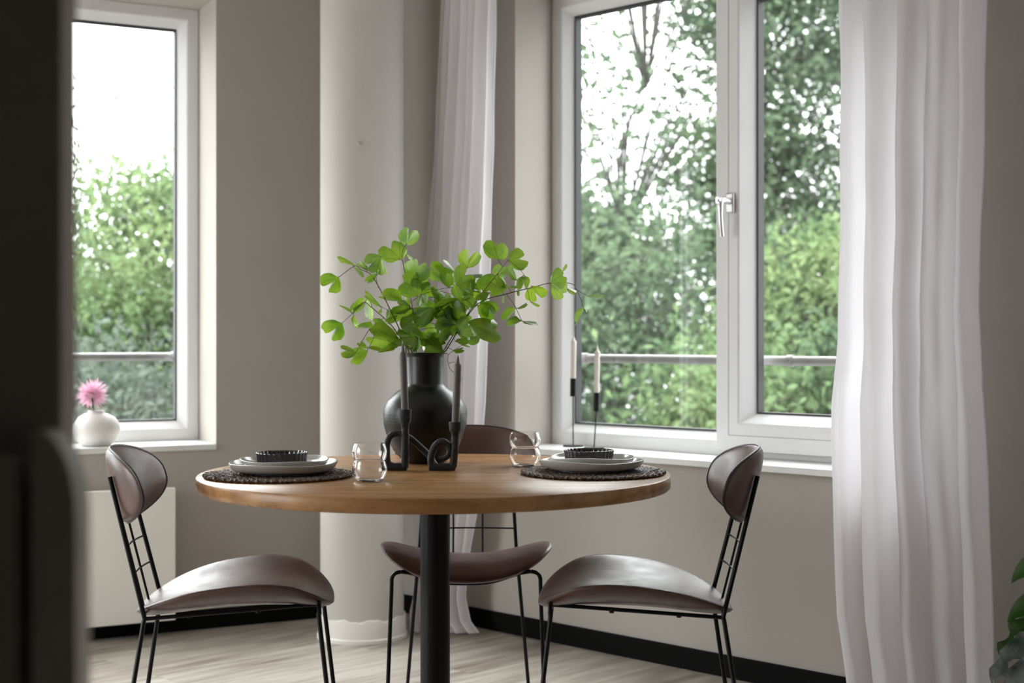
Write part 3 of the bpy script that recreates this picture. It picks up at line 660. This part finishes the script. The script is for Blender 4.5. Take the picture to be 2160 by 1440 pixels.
for k in range(len(ST)):
    br = empty('ginkgo_branch', S3[k][0], label=BL[k]+', in the black vase', cat='branch', group='ginkgo branches in the vase')
    inv = -S3[k][0]; mb = MB(); path = smooth_path(S3[k], 5)
    allp = list(path)
    mb.tube([p+inv for p in path], np.linspace(.0019, .0008, len(path)), 7)
    for ex in EX.get(k, []):
        q = []
        for x, y in ex:
            px, py = P7(x, y); c = at(px, py, VY); best = min(path, key=lambda p: (p.x/p.y-c.x/c.y)**2+((p.z-CAMH)/p.y-(c.z-CAMH)/c.y)**2)
            q.append(at(px, py, (best.y if not q else Yk))); Yk = q[-1].y
        sp = smooth_path(q, 5); allp += sp; mb.tube([p+inv for p in sp], .0008, 6)
    lm = MB(); uv = []
    for i, (b, cr, bs, tp, sp, no) in enumerate(LV):
        if b != k: continue
        fn = P7 if cr == 7 else P8
        bx, by = fn(*bs); tx, ty = fn(*tp); c = at(bx, by, VY)
        best = min(allp, key=lambda p: (p.x/p.y-c.x/c.y)**2+((p.z-CAMH)/p.y-(c.z-CAMH)/c.y)**2)
        rr = random.Random(i*13+5); Y = best.y+rr.uniform(-.035, .035); dd = ((bx-tx)**2+(by-ty)**2)**.5
        B0 = at(bx, by, Y); T0 = at(tx, ty, Y)
        leaf(lm, uv, B0+inv, T0+inv, sp, no, i*7+1, dy=rr.uniform(-.25,.25))
        if 0.0015 < (best-B0).length < .12:
            mid = (best+B0)/2+Vector((0, 0, .003)); mb.tube([p+inv for p in smooth_path([best, mid, B0, B0+(T0-B0)*.12], 4)], .00075, 6)
    st = mb.build('stem', M['twig'], br)
    lm.uv = uv; lm.build('foliage', M['ginkgo'], br, sharp=0)

# ------------------------------------------------------------------ sculptural candle holder with two candles
HY = 3.70
def c4(x, y, Y=HY): return at(700+x/4.235, 700+y/4.235, Y)
hb = c4(655, 1232); off = TZ+.0005-hb.z
def C(x, y, dy=0): p = c4(x, y, HY); return Vector((p.x, HY+dy, p.z+off))
ho = empty('candle_holder', (C(780,1232).x, HY, TZ), label='black cast candle holder of one twisted looping bar with two cups', cat='candle holder')
inv = -Vector(ho.location)
def tp(pts, r, name='bar', seg=14, k=6, flat=False):
    q = smooth_path(pts, k); return MB().tube([p+inv for p in q], r, seg).build(name, M['iron'], ho)
tp([C(655,860),(C(656,950)),C(655,1100),C(650,1212)], .0103)
tp([C(650,925,.004),C(590,905,.006),C(525,925,.004),C(495,990),C(492,1090),C(503,1165),C(545,1195),C(600,1196),C(650,1196)], .0085, 'loop')
tp([C(650,925,.010),C(700,955,.018),C(790,1035,.022),C(870,1112,.018),C(905,1170,.010),C(930,1195)], .0085, 'link')
tp([C(1103,930),C(1100,1000),C(1092,1100),C(1082,1205)], .0103)
tp([C(1080,1200),C(1000,1202),C(930,1200),C(890,1180),C(888,1110),C(915,1030),C(965,980),C(1015,985),C(1048,1030),C(1045,1090),C(1005,1125),C(955,1130)], [.0095]*30+list(np.linspace(.0095,.006,37)), 'loop')
mb = MB(); a = C(480,1232)+inv; b = C(672,1232)+inv
mb.box(a.x, b.x, -.0095, .0095, a.z, a.z+.012); mb.build('foot', M['iron'], ho, bevel=.003); mb = MB(); a = C(865,1232)+inv; b = C(1105,1232)+inv; mb.box(a.x, b.x, -.0095, .0095, a.z, a.z+.014)
mb.build('foot', M['iron'], ho, bevel=.003)
def cup(x, y0, y1, name='cup'):
    t = C(x, y0)+inv; z1 = t.z; z0 = (C(x, y1)+inv).z; h = z1-z0
    MB().lathe([(0,0),(.0098,0),(.0108,.01),(.0150,h*.40),(.0163,h*.7),(.0172,h),(.0145,h),(.0118,h-.002),(.0115,h-.014),(0,h-.014)], 32, (t.x, t.y, z0)).build(name, M['iron'], ho, sharp=60)
    return Vector((t.x, t.y, z1-.0135))-inv
k1 = cup(655, 690, 862); k2 = cup(1103, 800, 935)
def candle(base, top, r, m, label, wick=(0,0)):
    ax = Vector(top)-base; L = ax.length
    o = empty('candle', base, label=label, cat='candle')
    q = ax.to_track_quat('Z', 'Y'); o.rotation_mode = 'XYZ'; o.rotation_euler = q.to_euler()
    MB().lathe([(0,0),(r*.97,0),(r,.004),(r,L*.84),(r*.98,L*.865),(r*.55,L*.885),(r*.4,L*.93),(r*.18,L*.985),(0,L)], 28).build('wax_body', m, o, sharp=50)
    w = smooth_path([(0,0,L-.003),(wick[0]*.3,0,L+.004),(wick[0]*.8,0,L+.006),(wick[0]*1.2,0,L+.003)], 4)
    MB().tube(w, .0009, 6).build('wick', M['wick'], o); return o
candle(k1, C(632,100)+Vector((0,0,0)), .0098, M['wax'], 'taller grey taper candle in the left cup of the black holder', (.003,0))
candle(k2, C(1127,205), .0100, M['wax'], 'lower grey taper candle in the right cup of the black holder', (.0005,0))

# ------------------------------------------------------------------ candlesticks on the window sill
def stick(pxb, pyb, pxt, cup_y0, cup_y1, can_y, label, lab2, wk):
    n = .0; Y = (CAMH-ZB)*F/(pyb-HOR-1.5); x = (pxb-1080)/F*Y
    o = empty('candlestick', (x, Y, ZB+.0004), label=label, cat='candlestick', group='thin black candlesticks')
    top = Vector(((pxt-1080)/F*Y, Y, CAMH-(cup_y1-HOR)/F*Y))-Vector((x, Y, ZB)); ct = Vector(((pxt-1080)/F*Y+.001, Y, CAMH-(cup_y0-HOR)/F*Y))-Vector((x, Y, ZB))
    MB().lathe([(0,0),(.037,0),(.0375,.002),(.037,.0045),(0,.005)], 40).build('base', M['black'], o)
    MB().tube([(0,0,.003), top], .0022, 8).build('rod', M['black'], o)
    ax = (ct-top).normalized()
    MB().tube([top, ct], .0108, 20).build('cup', M['black'], o)
    b = Vector((x, Y, ZB))+ct+ax*.0003
    tpz = CAMH-(can_y-HOR)/F*Y; candle(b, b+ax*(tpz-b.z), .0098, M['waxlight'], lab2, wk)
stick(1209, 943, 1208.5, 798, 836, 707, 'thin black candlestick on the sill, nearer the window corner', 'cream candle with curled wick on the left sill candlestick', (-.008,0))
stick(1253, 947.5, 1258, 828, 867, 728, 'thin black candlestick on the sill, leaning slightly right', 'cream candle with curled wick on the right sill candlestick', (.010,0))

# ------------------------------------------------------------------ white vase with dahlia on the left sill
vu = hit(WL, 203, .11); vp = w2(WL, vu, .11, ZB+.0004); VR = .088
wv = [(0,0),(.048,0),(.054,.003),(.078,.025),(.087,.048),(.088,.062),(.083,.084),(.066,.106),(.042,.119),(.029,.122),(.028,.131),(.0255,.1315),(.024,.121),(.04,.112),(.075,.085),(.08,.06),(.05,.01),(0,.008)]
vv = empty('vase', vp, label='squat round white ceramic vase on the left window sill', cat='vase')
wb = MB().lathe(wv, 64).build('body', M['whitevase'], vv, sharp=0)
pp = at(194, 832, vp.y-.01)
fl = empty('dahlia', Vector((vp.x, vp.y, ZB+.03)), label='pink spiky dahlia bloom in the white vase on the left sill', cat='flower')
rel = pp-Vector(fl.location)
MB().tube(smooth_path([(.002,0,0),(rel.x*.3,0,.07),(rel.x*.9,rel.y,rel.z-.02),rel], 6), .003, 8).build('stem', M['greenleaf'], fl)
mb = MB(); gold = PI*(3-5**.5); NP = 230
for i in range(NP):
    zz = 1-1.72*i/NP; rr_ = math.sqrt(max(0, 1-zz*zz)); a = gold*i
    d = Vector((rr_*math.cos(a), rr_*math.sin(a), zz*.85)); d = (Matrix.Rotation(-.6, 3, 'X') @ d).normalized()
    L = random.uniform(.050, .068); s = d.cross(Vector((.3,.2,1))).normalized(); n = s.cross(d)
    cur = n*random.uniform(-.008,.008)
    rows = []
    for t, w in ((.1,.0016),(.4,.0026),(.75,.0026),(1,.0003)):
        c = rel+d*L*t+cur*t*t*1.5; rows.append([c-s*w+n*w*.6, c, c+s*w+n*w*.6])
    mb.grid(rows)
mb.build('petals', M['petal'], fl, sharp=0)
MB().lathe([(0,-.014),(.012,-.008),(.014,0),(.010,.01),(0,.014)], 16, rel).build('flower_centre', M['petal'], fl)

# ------------------------------------------------------------------ potted plant, lower right
PX, PY = 1.34, 3.30
pl = empty('potted_plant', (PX, PY, 0), label='potted plant with pointed green and silver leaves at the lower right edge', cat='plant')
MB().lathe([(0,0),(.13,0),(.15,.02),(.17,.30),(.165,.30),(.15,.27),(0,.27)], 48).build('pot', M['pot'], pl, sharp=40)
MB().lathe([(0,.262),(.151,.262),(.151,.273),(0,.276)], 32).build('soil', M['soil'], pl)
def blade(mb, a, b, w, droop=.03, wave=0, seed=0):
    a = Vector(a); b = Vector(b); d = b-a; s = d.cross(Vector((0,1,.35))).normalized(); n = s.cross(d).normalized(); rows = []
    for i in range(13):
        t = i/12; ww = w*math.sin(PI*min(1, t*.93+.03))**.8*(1-.35*t)*(1+wave*math.sin(t*17+seed)); c = a+d*t+n*(droop*4*t*(1-t))
        rows.append([c+s*ww*q+n*(abs(q)*ww*.35+wave*.05*math.sin(t*20+q*3)*abs(q)) for q in (-1,-.5,0,.5,1)])
    mb.grid(rows)
R0 = Vector((PX, PY, 0))
def tipat(px, py, Y): return at(px, py, Y)-R0
gm = MB(); sm = MB(); stm = MB()
hub = Vector((0,0,.27))
for px, py, Y, w in ((2134,1228,3.22,.035),(2126,1312,3.2,.035),(2127,1350,3.25,.028),(2150,1300,3.35,.03),(2190,1290,3.15,.035),(2230,1250,3.4,.035)):
    t = tipat(px, py, Y); r = t+Vector((.155, .04, .035+.04*random.random())) if px < 2160 else t*.55+hub*.45
    blade(gm, r, t, w); stm.tube(smooth_path([hub, (hub+r)/2+Vector((0,0,.04)), r], 5), .003, 6)
for px, py, Y, w in ((2088,1446,3.12,.030),(2104,1388,3.2,.02),(2100,1500,3.1,.035),(2180,1480,3.0,.035),(2250,1400,3.1,.035)):
    t = tipat(px, py, Y); r = t+Vector((.16,.05,.13))*(.9)
    blade(sm if w > .025 else gm, r, t, w, .02, .25, px); stm.tube(smooth_path([hub, (hub+r)/2+Vector((0,0,.05)), r], 5), .003, 6)
for i in range(16):
    a = random.uniform(-1.2, 1.2); z = random.uniform(.3, .42); r = hub+Vector((.05*math.cos(a), .05*math.sin(a), z-.27)); t = r+Vector((math.cos(a)*.20, math.sin(a)*.16, random.uniform(-.02,.1)))
    blade(gm if i % 3 else sm, r, t, .032); stm.tube([hub, r], .003, 6)
gm.build('green_leaves', M['greenleaf'], pl, sharp=0); sm.build('silver_leaves', M['silverleaf'], pl, sharp=0); stm.build('stems', M['greenleaf'], pl)

# ------------------------------------------------------------------ outdoors
GZ = -4.2
tag(MB().box(-60, 60, 6.2, 90, GZ-.3, GZ).build('ground', M['ground'], smooth=False), kind='structure')
def foliage_mesh(name, pts, size, m, parent):
    n = len(pts); q = rng.normal(size=(n,3)); q /= np.linalg.norm(q, axis=1)[:,None]
    q[:,2] = np.abs(q[:,2])*.8+.1; q /= np.linalg.norm(q, axis=1)[:,None]
    r = rng.normal(size=(n,3)); s = np.cross(q, r); s /= np.linalg.norm(s, axis=1)[:,None]; t = np.cross(q, s)
    L = (size*rng.uniform(.6, 1.3, n))[:,None]; W = L*.48
    v = np.stack([pts-t*L, pts+s*W-t*L*.1+q*L*.12, pts+t*L, pts-s*W-t*L*.1+q*L*.12], 1).reshape(-1,3).astype(np.float32)
    me = bpy.data.meshes.new(name); me.vertices.add(4*n); me.vertices.foreach_set('co', v.ravel())
    me.loops.add(4*n); me.loops.foreach_set('vertex_index', np.arange(4*n, dtype=np.int32)); me.polygons.add(n)
    me.polygons.foreach_set('loop_start', np.arange(0, 4*n, 4, dtype=np.int32)); me.polygons.foreach_set('loop_total', np.full(n, 4, dtype=np.int32))
    me.update(); me.validate(); me.materials.append(m); o = bpy.data.objects.new(name, me); COL.objects.link(o); o.parent = parent; return o
def tree(x, y, ztop, rad, zlow, nclump, nleaf, size, mi, label, seed, clump=.42, name='tree', cat='tree', group='trees outside the windows', sparse=1.0):
    r = random.Random(seed); rn = np.random.default_rng(seed)
    o = empty(name, (x, y, GZ), label=label, cat=cat, group=group)
    H = ztop-GZ; low = zlow-GZ; mb = MB(); trunk = [Vector((r.uniform(-.05,.05)*i, r.uniform(-.05,.05)*i, H*.8*i/6)) for i in range(7)]
    mb.tube(smooth_path(trunk, 4), np.linspace(.06*rad/2.2+.02, .010, 25), 8); P = []
    for c in range(nclump):
        zz = low+(H-low)*r.random()**.9; t = (zz-low)/(H-low); R = rad*math.sqrt(max(.05, 1-(2*t-.75)**2/1.7))*r.random()**.45; a = r.uniform(0, 2*PI)
        cpt = Vector((R*math.cos(a), R*math.sin(a), zz)); i0 = min(5, max(0, int((zz*.75)/(H*.8)*6))); b0 = trunk[i0]+(trunk[i0+1]-trunk[i0])*.5
        mid = b0.lerp(cpt, .55)+Vector((0,0,.12))
        mb.tube(smooth_path([b0, mid, cpt], 3), np.linspace(.014, .004, 7), 5)
        k = max(8, int(nleaf/nclump*r.uniform(.5, 1.5))); cl = clump*r.uniform(.6, 1.25)
        P.append(np.array(cpt)+rn.normal(size=(k,3))*np.array([cl, cl, cl*.62]))
        for _ in range(2): mb.tube([cpt, cpt+Vector((r.gauss(0,cl), r.gauss(0,cl), abs(r.gauss(0,cl*.7))))], .005, 4)
    mb.build('trunk', M['bark'], o); foliage_mesh('foliage', np.concatenate(P), size, FOL[mi], o); return o
TR = [ # x, y, top z, radius, low z, clumps, leaves, leaf size, material, label, clump size
 (1.3, 14.0, 6.4, 1.7, 1.3, 60, 4300, .055, 0, 'tall loose tree seen through the left pane of the large window, sky between its twigs', .34),
 (2.6, 14.5, 5.6, .9, 1.6, 60, 14000, .055, 0, 'slender green tree beside the mullion of the large window', .30),
 (3.9, 15.5, 5.0, 1.5, .2, 80, 10500, .055, 2, 'grey-green tree filling the right pane of the large window', .40),
 (2.7, 12.2, 1.9, .9, -.6, 60, 15000, .043, 1, 'light green tree in the middle of the large window', .34),
 (.7, 12.8, 2.3, 1.25, -.6, 70, 15000, .043, 0, 'green tree at the left side of the large window', .36),
 (1.7, 10.9, .85, 1.0, -1.2, 70, 17000, .045, 1, 'bright green shrub below the hand rail of the large window', .28),
 (3.2, 11.1, 1.25, 1.0, -1.3, 70, 17000, .045, 0, 'dark leafed shrub low in the right pane of the large window', .28),
 (-3.3, 13.0, 2.5, 1.2, -.6, 90, 20000, .042, 1, 'light green round tree in the left window', .36),
 (-4.9, 13.4, 3.1, 1.1, -.4, 70, 10000, .042, 0, 'taller dark tree at the left edge of the left window', .36),
 (-3.3, 10.6, .9, 1.4, -1.3, 90, 19000, .04, 2, 'grey-green hedge bush at the bottom of the left window', .3),
 (-3.0, 15.4, 3.5, .9, .4, 22, 1300, .05, 2, 'thin loose tree at the right edge of the left window', .34),
 (0.3, 21.5, 2.9, 3.0, -2.6, 120, 26000, .08, 2, 'distant broad tree behind the left part of the large window', .5),
 (6.2, 21.5, 3.4, 3.0, -2.6, 120, 26000, .08, 0, 'distant broad tree behind the right part of the large window', .5),
 (-6.2, 21.5, 1.9, 3.0, -2.6, 100, 12000, .07, 0, 'distant broad tree behind the left window', .5),
 (6.1, 14.0, 4.0, 1.6, -.8, 60, 10000, .06, 0, 'tree hidden mostly by the right curtain', .4),
 (-8.0, 14.0, 3.6, 1.6, -.8, 60, 10000, .06, 0, 'tree hidden mostly by the dark doorway', .4),
]
for i, t in enumerate(TR): tree(*t[:10], 100+i, clump=t[10])
